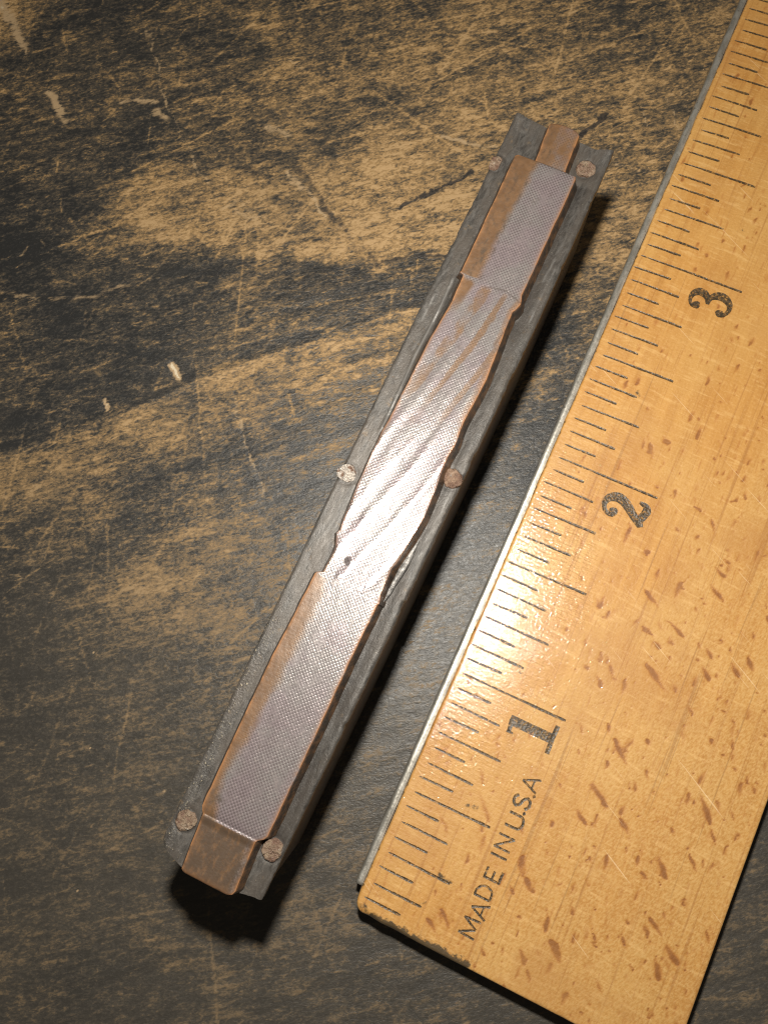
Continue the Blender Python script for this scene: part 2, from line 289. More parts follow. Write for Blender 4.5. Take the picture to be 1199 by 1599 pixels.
def build_table():
    a = math.radians(21)
    e1 = np.array([math.cos(a), math.sin(a)])
    e2 = np.array([-math.sin(a), math.cos(a)])
    cen = np.array([-0.85, 1.75])

    def axis(half, step):
        core = np.arange(-half, half + step / 2, step)
        out = half + np.array([0.05, 0.15, 0.35, 0.7, 1.3, 2.4, 4.5, 8.0])
        return np.concatenate([-out[::-1], core, out])
    A = axis(2.4, 0.0082)
    B = axis(3.0, 0.0082)
    U, V = np.meshgrid(A, B)
    X = cen[0] + U * e1[0] + V * e2[0]
    Y = cen[1] + U * e1[1] + V * e2[1]
    # coarse wear level: smooth interpolation of sampled levels
    wx = 0.10 * (fbm(X * 2.2 + 9, Y * 2.2 + 3, 3) - 0.5) * 2
    wy = 0.10 * (fbm(X * 2.2 + 33, Y * 2.2 + 71, 3) - 0.5) * 2
    num = np.full(X.shape, 1e-6 * 0.2)
    den = np.full(X.shape, 1e-6)
    for x, y, l in LEVELS:
        w = np.exp(-((X + wx - x) ** 2 + (Y + wy - y) ** 2) / (2 * 0.125 ** 2))
        num += w * l
        den += w
    lev = num / den
    # ragged edge between worn patch and the dark finish below it
    jx = 0.11 * (fbm(X * 11, Y * 11 + 5, 4, .7) - 0.5) * 2
    jy = 0.11 * (fbm(X * 11 + 50, Y * 11, 4, .7) - 0.5) * 2

    def signed(poly, PX, PY):
        best = np.full(PX.shape, 1e9)
        sg = np.zeros(PX.shape)
        for p, q in zip(poly[:-1], poly[1:]):
            d, t = seg_dist(PX, PY, p, q)
            s = (q[0] - p[0]) * (PY - p[1]) - (q[1] - p[1]) * (PX - p[0])
            m = d < best
            best = np.where(m, d, best)
            sg = np.where(m, np.sign(s), sg)
        x0, x1 = poly[0], poly[-1]
        ax = np.array([x1[0] - x0[0], x1[1] - x0[1]])
        L = np.hypot(*ax)
        k = ((PX - x0[0]) * ax[0] + (PY - x0[1]) * ax[1]) / L
        win = sstep(-0.05, 0.12, k) * sstep(-0.05, 0.12, L - k)
        return best * sg, win
    d, w = signed(CLIFF, X + jx, Y + jy)
    lev = lev + w * np.where(d > 0, 0.22 * np.exp(-d / 0.16) * sstep(0, .03, d), -0.30 * np.exp(d / 0.22) * sstep(0, .03, -d))
    d, w = signed(RIDGE, X + 0.12 * jx, Y + 0.12 * jy)
    lev = lev + w * np.where(d < 0, 0.26 * np.exp(d / 0.15) * sstep(0, .01, -d), -0.10 * np.exp(-d / 0.10) * sstep(0, .02, d))
    ridge_h = 0.0015 * np.exp(-(d / 0.02) ** 2) * w
    pale = np.zeros(X.shape)
    ink = np.zeros(X.shape)
    for dst, lst in ((pale, PALE), (ink, INK)):
        for pl, wd, am in lst:
            for p, q in zip(pl[:-1], pl[1:]):
                dd, t = seg_dist(X + jx * .30, Y + jy * .30, p, q)
                np.maximum(dst, am * np.exp(-(dd / wd) ** 2 * 1.1) * (.55 + .8 * fbm(X * 16 + 2, Y * 16, 2)), out=dst)
    # streaky grain and blotches that break the finish up
    def grain(ang, fl, fa, ox, oct=4, warp=0.06):
        ca, sa = math.cos(math.radians(ang)), math.sin(math.radians(ang))
        P = X * ca + Y * sa
        Q = -X * sa + Y * ca + warp * (fbm(X * 1.6 + ox, Y * 1.6, 2) - .5) * 2
        return fbm(P * fl + ox, Q * fa + ox * 2, oct, .6) - .5
    blot = fbm(X * 5.5 + 3, Y * 5.5 + 8, 4, .6) - .5
    lev = np.where(lev > .58, .58 + (lev - .58) * .62, lev)
    lev = .085 + .86 * lev
    lev = lev + .26 * grain(38, 4.5, 20, 4) + .32 * grain(35, 12, 40, 31) + .52 * blot + .22 * grain(42, 1.6, 9, 77, 3) + .30 * (fbm(X * 22 + 5, Y * 22, 3, .6) - .5)
    dash = grain(32, 7, 40, 91, 2, .03)
    lev = lev + .15 * sstep(.12, .28, dash) - .09 * sstep(-.12, -.28, dash)
    dash = grain(36, 13, 60, 53, 2, .03)
    lev = lev + .13 * sstep(.13, .28, dash) - .09 * sstep(-.13, -.28, dash)
    # hairline scratches
    r2 = random.Random(21)
    hs = np.zeros(X.shape)
    for k in range(750):
        x, y = r2.uniform(-3.5, 1.5), r2.uniform(-1.0, 4.6)
        L = r2.choice([.05, .08, .12, .2, .3, .5, .8])
        an = math.radians(r2.choice([r2.gauss(40, 14), r2.uniform(0, 180), r2.gauss(110, 18)]))
        x1, y1 = x + L * math.cos(an), y + L * math.sin(an)
        am = r2.uniform(.06, .30)
        px, py = (X[:, :1] * 0, 0)
        # local window in table axes
        ua, va = ((np.array([x, y]) - cen) @ e1, (np.array([x, y]) - cen) @ e2)
        ub, vb = ((np.array([x1, y1]) - cen) @ e1, (np.array([x1, y1]) - cen) @ e2)
        j0, j1 = np.searchsorted(A, [min(ua, ub) - .04, max(ua, ub) + .04])
        i0, i1 = np.searchsorted(B, [min(va, vb) - .04, max(va, vb) + .04])
        if i1 <= i0 or j1 <= j0:
            continue
        sl = (slice(i0, i1), slice(j0, j1))
        d, t = seg_dist(X[sl] + .10 * jx[sl], Y[sl] + .10 * jy[sl], (x, y), (x1, y1))
        hs[sl] = np.maximum(hs[sl], am * np.exp(-(d / .0048) ** 2) * sstep(0, .15, t) * sstep(1, .7, t))
    lev = lev + hs * 1.3
    # oily grey-brown film, heavier towards the near side of the table
    grime = np.clip(0.10 + 0.75 * sstep(2.4, 0.3, Y - 0.45 * (X + 1.0)) + 0.9 * (fbm(X * 1.7, Y * 1.7, 3) - .5), 0, 1)
    tint = np.clip(sstep(1.6, -.2, Y - .3 * (X + 1.0)) + .8 * (fbm(X * 2.3 + 9, Y * 2.3, 3) - .5), 0, 1)
    Z = -0.0018 * np.clip(pale, 0, 1) - .0015 * hs + ridge_h + 0.006 * (fbm(X * 3, Y * 3, 3) - .5) - 0.006 + .0035 * grain(40, 3.2, 20, 4)
    V3 = np.stack([X, Y, Z], -1).reshape(-1, 3)
    me = mesh_np('table_top', V3, grid_faces(len(B), len(A)), True,
                 dict(wear=lev, pale=pale, ink=ink, grime=grime, tint=tint))
    o = obj('table_top', me, table_material())
    o['kind'] = 'structure'
    return o


build_table()

# ================================================================ RULER
HR = 0.200
RW = 1.286
RL = 6.0


def ruler_z(x):
    return HR - 0.0625 * np.clip(0.3 - x, 0, None) ** 2


def ruler_wood():
    n = NT('varnished beech wood')
    fl = n.attr('fleck')
    gr = n.attr('grime')
    along = n.coord(0, (9.0, 0.55, 1))
    iso = n.coord(0, (1, 1, 1))
    ray = n.coord(math.radians(28), (2.2, 1.0, 1))
    g1 = n.noise(along, 3.2, 5, 0.6, 0.3)
    g2 = n.noise(iso, 3.2, 3, 0.5)
    cellv = n.noise(ray, 64, 3, 0.62)
    fine = n.noise(iso, 105, 3, 0.6)
    c = n.mix(n.ramp(g1, 0.32, 0.68), (0.55, 0.280, 0.072), (0.455, 0.212, 0.047))
    c = n.mix(n.ramp(g2, 0.35, 0.7, 0, 0.7), c, (0.57, 0.322, 0.097))
    # paler, mottled end grain away from the scale
    sep = n.n('ShaderNodeSeparateXYZ')
    tc = n.n('ShaderNodeTexCoord')
    n.t.links.new(tc.outputs['Object'], sep.inputs[0])
    mott = n.math('ADD', n.math('MULTIPLY', sep.outputs['X'], 0.55), n.math('MULTIPLY', sep.outputs['Y'], -0.16))
    mott = n.ramp(n.math('ADD', mott, n.math('MULTIPLY', g2, 0.5)), 0.15, 0.62)
    c = n.mix(n.math('MULTIPLY', mott, n.ramp(cellv, 0.38, 0.66, 0, .75)), c, (0.60, 0.362, 0.128))
    c = n.mix(n.math('MULTIPLY', mott, n.ramp(cellv, 0.50, 0.32, 0, 0.34)), c, (0.42, 0.20, 0.055))
    c = n.mix(n.ramp(fine, 0.50, 0.72, 0, 0.30), c, (0.70, 0.44, 0.18))
    c = n.mix(n.ramp(fine, 0.46, 0.30, 0, 0.28), c, (0.42, 0.20, 0.055))
    # silky ripple across the grain and short reddish rays along it
    rip = n.noise(n.coord(0.05, (1.0, 6.0, 1), (2, 9, 0)), 9, 3, 0.6, 0.3)
    c = n.mix(n.ramp(rip, 0.52, 0.72, 0, 0.45), c, (0.72, 0.45, 0.175))
    dsh = n.noise(n.coord(0, (7.0, 1.0, 1), (4, 1, 0)), 13, 2, 0.55, 0.3)
    c = n.mix(n.ramp(dsh, 0.60, 0.76, 0, 0.55), c, (0.40, 0.16, 0.035))
    # annual lines along the ruler
    ln = n.noise(n.coord(0, (30.0, 0.5, 1)), 1.6, 4, 0.65, 0.15)
    c = n.mix(n.ramp(ln, 0.56, 0.70, 0, 0.55), c, (0.33, 0.135, 0.032))
    vein = n.noise(n.coord(0, (30.0, 0.5, 1), (5, 2, 0)), 1.1, 3, 0.6, 0.4)
    c = n.mix(n.math('MULTIPLY', n.ramp(vein, 0.64, 0.68), 0.35), c, (0.22, 0.10, 0.035))
    fl2 = n.math('ADD', fl, n.math('MULTIPLY', n.math('SUBTRACT', cellv, 0.5), 0.55))
    c = n.mix(n.math('MULTIPLY', n.ramp(fl2, 0.05, 0.80), n.math('MINIMUM', n.math('MULTIPLY', fl, 1.3), 0.86)), c, n.mix(n.ramp(fl, 0.45, 0.95), (0.40, 0.155, 0.032), (0.22, 0.075, 0.018)))
    stn = n.noise(iso, 2.4, 4, 0.62)
    c = n.mix(n.ramp(stn, 0.50, 0.70, 0, 0.42), c, (0.42, 0.195, 0.055))
    gm = n.ramp(n.math('ADD', gr, n.math('MULTIPLY', n.math('SUBTRACT', n.noise(iso, 36, 4, 0.7), 0.5), 2.6)), 0.30, 0.85)
    c = n.mix(n.math('MULTIPLY', gm, n.ramp(gr, 0.03, 0.25)), c, (0.085, 0.055, 0.025))
    h = n.math('ADD', n.math('MULTIPLY', cellv, 0.55), n.math('MULTIPLY', fine, 0.55))
    h = n.math('ADD', h, n.math('MULTIPLY', n.noise(n.coord(0, (1.0, 5.0, 1)), 19, 3, 0.6), 0.75))
    h = n.math('SUBTRACT', h, n.math('MULTIPLY', fl, 0.6))
    sc = n.ramp(n.noise(n.coord(0.5, (1, 40, 1)), 2.6, 1, .5, .05), 0.735, 0.80)
    c = n.mix(n.math('MULTIPLY', sc, 0.40), c, (0.88, 0.66, 0.40))
    n.b.inputs['Specular IOR Level'].default_value = 0.5
    n.b.inputs['Coat Weight'].default_value = 1.0
    n.b.inputs['Coat IOR'].default_value = 1.6
    n.b.inputs['Coat Roughness'].default_value = 0.06
    nm = n.bump(h, 0.36, 0.005)
    n.put(n.b.inputs['Coat Normal'], nm)
    return n.set(Base_Color=c, Roughness=n.ramp(cellv, 0.3, 0.7, 0.44, 0.56), Normal=nm)


def ink_material():
    n = NT('worn stamped black ink')
    iso = n.coord(0, (1, 1, 1))
    a = n.noise(iso, 70, 4, 0.65)
    c = n.mix(n.ramp(a, 0.35, 0.7), (0.033, 0.025, 0.016), (0.125, 0.082, 0.040))
    n.put(n.b.inputs['Alpha'], n.ramp(n.noise(iso, 95, 3, 0.7), 0.66, 0.46, 0.18, 0.96))
    n.b.inputs['Coat Weight'].default_value = 0.15
    n.b.inputs['Coat Roughness'].default_value = 0.2
    nm = n.bump(n.noise(iso, 110, 3), 0.6, 0.005)
    n.put(n.b.inputs['Coat Normal'], nm)
    return n.set(Base_Color=c, Roughness=0.40, Normal=nm)


def build_ruler():
    root = empty('wooden_ruler', (0, 0, 0), 'varnished beech wood ruler with black inch marks and a metal edge strip', 'ruler')
    xs = np.concatenate([[0, .002, .005, .009, .014], np.arange(.02, RW - .02, .0075), RW - np.array([.018, .012, .007, .003, 0])])
    ys = np.concatenate([[0, .002, .005, .009, .014], np.arange(.02, 4.9, .0075), np.linspace(4.92, RL, 12)])
    X, Y = np.meshgrid(xs, ys)
    # rounded corners at the near end
    r = 0.045
    for sx in (0, 1):
        lx = X if sx == 0 else RW - X
        m = (lx < r) & (Y < r)
        dx, dy = r - lx, r - Y
        mx = np.maximum(dx, dy)
        d = np.hypot(dx, dy) + 1e-9
        k = np.where(m, mx / d, 1.0)
        nlx = r - dx * k
        X = np.where(m, nlx if sx == 0 else RW - nlx, X)
        Y = np.where(m, r - dy * k, Y)
    lx = np.minimum(X, RW - X)
    ed = np.minimum(lx, Y)
    cor = (lx < r) & (Y < r)
    ed = np.where(cor, r - np.hypot(r - lx, r - Y), ed)
    rad = 0.011 + 0.022 * sstep(.5, .75, fbm(X * 5 + 3, Y * 5, 3)) * sstep(.05, 0, Y)
    q = np.clip(rad - ed, 0, None)
    Z = ruler_z(X) - rad + np.sqrt(np.clip(rad ** 2 - q ** 2, 0, None))
    Z = Z + 0.0012 * (fbm(X * 8, Y * 3, 3) - .5)
    X = X - np.where(lx < .004, 0.006 * (fbm(Y * 12, Y * 0 + 3, 3) - .5), 0) * np.where(X < .1, 1, 0)
    nr, nc = X.shape
    fleck = np.zeros(X.shape)
    grime = np.zeros(X.shape)
    rr = random.Random(5)
    fl = [tuple(f) for f in FLECKS]
    for k in range(2600):
        x, y = rr.uniform(.02, RW), rr.uniform(0, 4.8)
        if rr.random() > 0.25 + 0.75 * min(1, max(0, (x * .9 - y * .12 + .25))):
            continue
        L = rr.choice([.006, .008, .01, .014, .018, .024, .034, .045])
        an = math.radians(rr.gauss(106, 16)) if y < 1.8 else math.radians(rr.gauss(90, 8))
        fl.append((x, y, x + L * math.cos(an), y + L * math.sin(an), rr.uniform(.35, .80)))
    for x0, y0, x1, y1, am in fl:
        L = math.hypot(x1 - x0, y1 - y0)
        big = L > .036 or am > .63
        w = min(.018, .0085 + .12 * L) * (1.1 if big else 1.0)
        am = min(1.1, am * (1.3 if big else 1.2))
        i0, i1 = np.searchsorted(ys, [min(y0, y1) - .06, max(y0, y1) + .06])
        j0, j1 = np.searchsorted(xs, [min(x0, x1) - .06, max(x0, x1) + .06])
        if i1 <= i0 or j1 <= j0:
            continue
        xx, yy = X[i0:i1, j0:j1], Y[i0:i1, j0:j1]
        d, t = seg_dist(xx + .006 * (fbm(xx * 55, yy * 55, 2) - .5) * 2, yy + .008 * (fbm(xx * 40 + 9, yy * 40, 2) - .5) * 2, (x0, y0), (x1, y1))
        ta = t if rr.random() < .5 else 1 - t
        ww = w * (0.35 + 0.75 * np.sin(np.pi * np.clip(.10 + .8 * ta, 0, 1)) * (.6 + .4 * ta)) * rr.uniform(.7, 1.15)
        am = am * (.62 + .38 * ta)
        fleck[i0:i1, j0:j1] = np.maximum(fleck[i0:i1, j0:j1], am * np.exp(-(d / ww) ** 2 * 1.3))
    # grime and hammered dark marks
    for x0, y0, x1, y1, w, am in ((.08, .006, .47, .010, .020, 1.15), (.02, .03, .09, .004, .012, .6), (.225, .125, .245, .15, .008, .8),
                                  (.26, .262, .30, .25, .012, .75), (.25, .545, .28, .55, .012, .5), (.235, 2.40, .25, 2.372, .008, .6),
                                  (.17, 1.36, .21, 1.38, .018, .45), (.33, 2.72, .36, 2.70, .012, .3), (.36, 3.3, .38, 3.28, .012, .25),
                                  (.04, 2.93, .05, 2.94, .012, .5), (.10, .93, .13, .95, .008, .4), (.2, 1.12, .24, 1.1, .012, .35)):
        d, t = seg_dist(X, Y, (x0, y0), (x1, y1))
        np.maximum(grime, am * np.exp(-(d / w) ** 2), out=grime)
    grime = np.maximum(grime, .55 * np.exp(-(X / .006) ** 2) * (.4 + fbm(Y * 6, Y * 0, 3)))  # shaded rounded shoulder painted in as a brown line along the edge
    top = np.stack([X, Y, Z], -1).reshape(-1, 3)
    loop = list(range(nc)) + [i * nc + nc - 1 for i in range(1, nr)] + [(nr - 1) * nc + j for j in range(nc - 2, -1, -1)] + [i * nc for i in range(nr - 2, 0, -1)]
    low = top[loop].copy()
    low[:, 2] = 0.004
    verts = np.concatenate([top, low])
    faces = [tuple(f) for f in grid_faces(nr, nc)]
    n0, m = len(top), len(loop)
    for k in range(m):
        k2 = (k + 1) % m
        faces.append((loop[k], n0 + k, n0 + k2, loop[k2]))
    z = np.zeros(m)
    me = mesh_np('ruler_body', verts, faces, True,
                 dict(fleck=np.concatenate([fleck.ravel(), z]), grime=np.concatenate([grime.ravel(), z])))
    obj('ruler_body', me, ruler_wood(), root)

    # metal strip let into the edge
    n = NT('tarnished ruler edge metal')
    c1 = n.coord(0, (3, 1, 1))
    nz = n.noise(c1, 11, 5, 0.65)
    nz2 = n.noise(n.coord(0), 60, 3, 0.6)
    c = n.mix(n.ramp(nz, 0.35, 0.68), (0.42, 0.40, 0.35), (0.70, 0.67, 0.60))
    c = n.mix(n.ramp(nz2, 0.55, 0.72, 0, .6), c, (0.10, 0.08, 0.055))
    met = n.set(Base_Color=c, Metallic=0.75, Roughness=n.ramp(nz2, 0.3, 0.7, 0.30, 0.42), Normal=n.bump(nz2, 0.2, 0.004))
    yy = np.concatenate([np.arange(.085, 4.9, .012), np.linspace(4.95, RL, 6)])
    prof = [(-.002, .010), (-.027, .010), (-.0305, .014), (-.0305, .158), (-.028, .1635), (-.021, .1665), (-.013, .167), (-.002, .165)]
    P = np.zeros((len(yy), len(prof), 3))
    for k, (px, pz) in enumerate(prof):
        wob = 0.004 * (fbm(yy * 7 + k * .3, yy * 0 + 2.0, 4) - .5) * (1 if px < -.003 else 0)
        P[:, k] = np.stack([px + .0 + wob + 0.006 * (fbm(yy * .8, yy * 0 + 9, 2) - .5), yy, pz + .5 * wob], -1)
    nr, nc = P.shape[:2]
    fc = [tuple(f) for f in grid_faces(nr, nc)] + [tuple(range(nc))[::-1], tuple((nr - 1) * nc + k for k in range(nc))]
    me = mesh_np('metal_edge', P.reshape(-1, 3), fc, True)
    obj('metal_edge', me, met, root)

    ink = ink_material()

    def ribbon(pts, widths, zoff=0.0014, ncross=5):
        """concave stamped stroke that follows pts, resting on the wood"""
        pts = np.array(pts, float)
        widths = np.broadcast_to(np.array(widths, float), (len(pts),))
        tg = np.gradient(pts, axis=0)
        tg /= np.linalg.norm(tg, axis=1)[:, None] + 1e-12
        nm = np.stack([-tg[:, 1], tg[:, 0]], 1)
        u = np.linspace(-1, 1, ncross)
        V = np.zeros((len(pts), ncross, 3))
        V[..., :2] = pts[:, None] + nm[:, None] * (u[None, :, None] * widths[:, None, None] / 2)
        V[..., 2] = ruler_z(V[..., 0]) + zoff + 0.0011 * (u ** 2)[None, :]
        f = grid_faces(len(pts), ncross)
        return V.reshape(-1, 3), f

    def join(parts):
        vs, fs, k = [], [], 0
        for v, f in parts:
            vs.append(v)
            fs += [tuple(int(i) + k for i in q) for q in f]
            k += len(v)
        return np.concatenate(vs), fs

    def up_faces(me):
        # make every stroke face the viewer side
        pass

    rr = random.Random(3)
    length = {16: .475, 8: .358, 4: .302, 2: .241, 1: .175}
    for k in range(1, 76):
        L = length[[d for d in (16, 8, 4, 2, 1) if k % d == 0][0]]
        x0 = 0.026 + rr.uniform(-.010, .012) + 0.008 * math.sin(k * .23)
        x1 = L + rr.uniform(-.004, .004)
        y = k / 16 + rr.uniform(-.0025, .0025)
        dy = rr.uniform(-.003, .003)
        m = max(8, int((x1 - x0) / .012))
        t = np.linspace(0, 1, m)
        X1 = x0 + (x1 - x0) * t
        Y1 = y + dy * t + .0016 * (fbm(t * 6 + k, t * 0 + k * 3.1, 2) - .5)
        w = .0104 * (.62 + .38 * t) * (1 + .5 * (fbm(t * 9 + k * 7, t * 0, 2) - .5)) + .0006
        w[0] *= .4
        w[-1] *= .75
        v, f = ribbon(np.stack([X1, Y1], 1), w)
        obj('tick_mark', mesh_np('tick_mark', v, f[:, ::-1].copy(), True), ink, root)

    # glyphs: polylines in a unit box (gx to the right, gy up), widths in units of height
    def smooth(pts, n=26):
        pts = np.array(pts, float)
        P = np.vstack([2 * pts[0] - pts[1], pts, 2 * pts[-1] - pts[-2]])
        out = []
        segs = len(pts) - 1
        for i in range(segs):
            p0, p1, p2, p3 = P[i:i + 4]
            for t in np.linspace(0, 1, max(3, n // segs), endpoint=False):
                out.append(.5 * (2 * p1 + (p2 - p0) * t + (2 * p0 - 5 * p1 + 4 * p2 - p3) * t * t + (3 * p1 - p0 - 3 * p2 + p3) * t ** 3))
        out.append(pts[-1])
        return np.array(out)

    def glyph(name, strokes, y0, xb, wid, hgt, lean=0.0):
        parts = []
        for kk, (pts, ws, curved) in enumerate(strokes):
            pts = np.array(pts, float)
            ws = np.broadcast_to(np.array(ws, float), (len(pts),))
            a = np.column_stack([pts[:, 0] * wid, pts[:, 1] * hgt, ws * hgt])
            if curved == 'disc':
                an = np.linspace(0, 2 * np.pi, 19)[:-1]
                rd = a[0, 2] / 2 * (1 + .05 * np.sin(3 * an))
                cx, cy = xb - a[0, 1] + lean * a[0, 0], y0 + a[0, 0]
                px, py = cx + rd * np.sin(an), cy + rd * np.cos(an)
                v = np.column_stack([px, py, ruler_z(px) + .0032])
                v = np.vstack([v, [cx, cy, ruler_z(np.array([cx]))[0] + .0018]])
                f = [(k, (k + 1) % 18, 18) for k in range(18)]
                parts.append((v, [q[::-1] for q in f]))
                continue
            if curved:
                a = smooth(a)
            else:
                t = np.linspace(0, len(a) - 1, 5 * (len(a) - 1) + 1)
                a = np.column_stack([np.interp(t, np.arange(len(a)), a[:, c]) for c in range(3)])
            xy = np.column_stack([xb - a[:, 1] + lean * a[:, 0], y0 + a[:, 0]])
            v, f = ribbon(xy, a[:, 2], zoff=0.0014 + 0.0003 * kk)
            parts.append((v, f[:, ::-1] if True else f))
        v, f = join(parts)
        me = mesh_np(name, v, f, True)
        return obj(name, me, ink, root)

    two = [([(.24, .73)], .20, 'disc'),
           ([(.13, .70), (.10, .79), (.19, .91), (.42, .97), (.68, .92), (.82, .76), (.76, .59), (.56, .42), (.33, .25), (.14, .10)], [.10, .10, .10, .12, .18, .22, .22, .20, .17, .14], True),
           ([(.08, .07), (.28, .13), (.52, .10), (.74, .07), (.90, .13), (.96, .28)], [.13, .16, .18, .19, .14, .06], True)]
    three = [([(.22, .78)], .19, 'disc'),
             ([(.12, .78), (.15, .88), (.34, .96), (.60, .95), (.78, .84), (.78, .71), (.64, .60), (.40, .545)], [.07, .08, .09, .14, .20, .20, .15, .08], True),
             ([(.40, .545), (.68, .53), (.87, .39), (.87, .21), (.68, .06), (.40, .035), (.18, .12), (.12, .22)], [.08, .13, .21, .21, .15, .10, .10, .09], True),
             ([(.21, .21)], .19, 'disc')]
    one = [([(.60, 1.0), (.60, .5), (.60, .02)], .21, False),
           ([(.10, .045), (.60, .055), (1.06, .045)], .10, False),
           ([(.22, .93), (.62, .955)], [.07, .12], False), ([(.24, .98), (.22, .84)], [.07, .04], False)]
    four = [([(.70, .0), (.70, .5), (.70, 1.0)], .17, False), ([(.04, .30), (.5, .30), (1.0, .30)], .09, False),
            ([(.66, .98), (.35, .64), (.05, .30)], .09, False), ([(.45, .03), (.95, .03)], .08, False)]
    glyph('numeral', one, .842, .462, .122, .190)
    glyph('numeral', two, 1.842, .470, .112, .190)
    glyph('numeral', three, 2.846, .462, .112, .182)
    glyph('numeral', four, 3.846, .462, .112, .182)
    w = .135
    LT = {
        'M': ([([(0, 0), (.05, 1)], w, False), ([(.05, 1), (.5, .12)], w, False), ([(.5, .12), (.95, 1)], w, False), ([(.95, 1), (1, 0)], w, False)], .066),
        'A': ([([(0, 0), (.5, 1)], w, False), ([(.5, 1), (1, 0)], w, False), ([(.2, .34), (.8, .34)], w * .8, False)], .055),
        'D': ([([(.05, 0), (.05, 1)], w, False), ([(.05, .97), (.5, .95), (.92, .72), (.95, .4), (.7, .08), (.05, .03)], w, True)], .048),
        'E': ([([(.06, 0), (.06, 1)], w * 1.1, False), ([(.0, .95), (.95, .95)], w, False), ([(0, .5), (.8, .5)], w, False), ([(0, .05), (1, .05)], w * 1.2, False)], .046),
        'I': ([([(.5, 0), (.5, 1)], w * 1.1, False)], .016),
        'N': ([([(.05, 0), (.05, 1)], w, False), ([(.05, 1), (.95, 0)], w, False), ([(.95, 0), (.95, 1)], w, False)], .056),
        'U': ([([(.05, 1), (.05, .5), (.12, .16), (.5, .02), (.88, .16), (.95, .5), (.95, 1)], w * 1.2, True)], .056),
        'S': ([([(.92, .80), (.7, .97), (.3, .95), (.1, .75), (.3, .56), (.7, .45), (.92, .25), (.7, .04), (.3, .03), (.06, .2)], w * 1.35, True)], .050),
        '.': ([([(0, .02), (.5, .10), (1, .02)], w * 1.1, False)], .010)}
    seq = [('M', .106), ('A', .184), ('D', .255), ('E', .328), ('I', .414), ('N', .449), ('U', .540), ('.', .603), ('S', .620), ('.', .678), ('A', .696)]
    for ch, y in seq:
        st, wd = LT[ch]
        glyph('period' if ch == '.' else 'letter', st, y, .470 + .006 * math.sin(y * 40), wd, .066, .02)
    return root


build_ruler()

# ================================================================ PRINTING BLOCK
HP = 0.78      # top of the lead flange
HF = 0.83      # printing face


def lead_material():
    n = NT('tarnished lead plate')
    iso = n.coord(0)
    a = n.noise(n.coord(0.06, (3.2, 1.0, 1)), 24, 5, 0.74, 0.6)
    b = n.noise(n.coord(0, (2.0, 0.7, 1)), 9, 4, 0.6)
    f = n.noise(iso, 150, 2, 0.6)
    gran = n.attr('grain')
    c = n.mix(n.ramp(a, 0.30, 0.70), (0.036, 0.033, 0.030), (0.094, 0.087, 0.079))
    c = n.mix(n.ramp(b, 0.36, 0.62, 0, .85), c, (0.075, 0.064, 0.054))
    c = n.mix(n.ramp(n.noise(iso, 30, 4, .65), 0.60, 0.72, 0, .5), c, (0.15, 0.105, 0.062))
    c = n.mix(n.math('MULTIPLY', gran, n.ramp(f, 0.63, 0.72)), c, (0.42, 0.36, 0.24))  # glints painted as pale specks on the granular edge
    c = n.mix(n.math('MULTIPLY', n.ramp(f, 0.70, 0.78), 0.6), c, (0.36, 0.31, 0.24))
    c = n.mix(n.attr('lip'), c, (0.34, 0.33, 0.315))
    c = n.mix(n.attr('rings_and_shade'), c, (0.022, 0.019, 0.017))  # dark nail rings and painted shade beside the face
    h = n.math('ADD', n.math('MULTIPLY', a, 0.9), n.math('MULTIPLY', f, n.math('ADD', n.math('MULTIPLY', gran, 0.7), 0.2)))
    return n.set(Base_Color=c, Metallic=0.22, Roughness=n.ramp(a, 0.3, 0.7, 0.40, 0.54), Normal=n.bump(h, 0.42, 0.007))


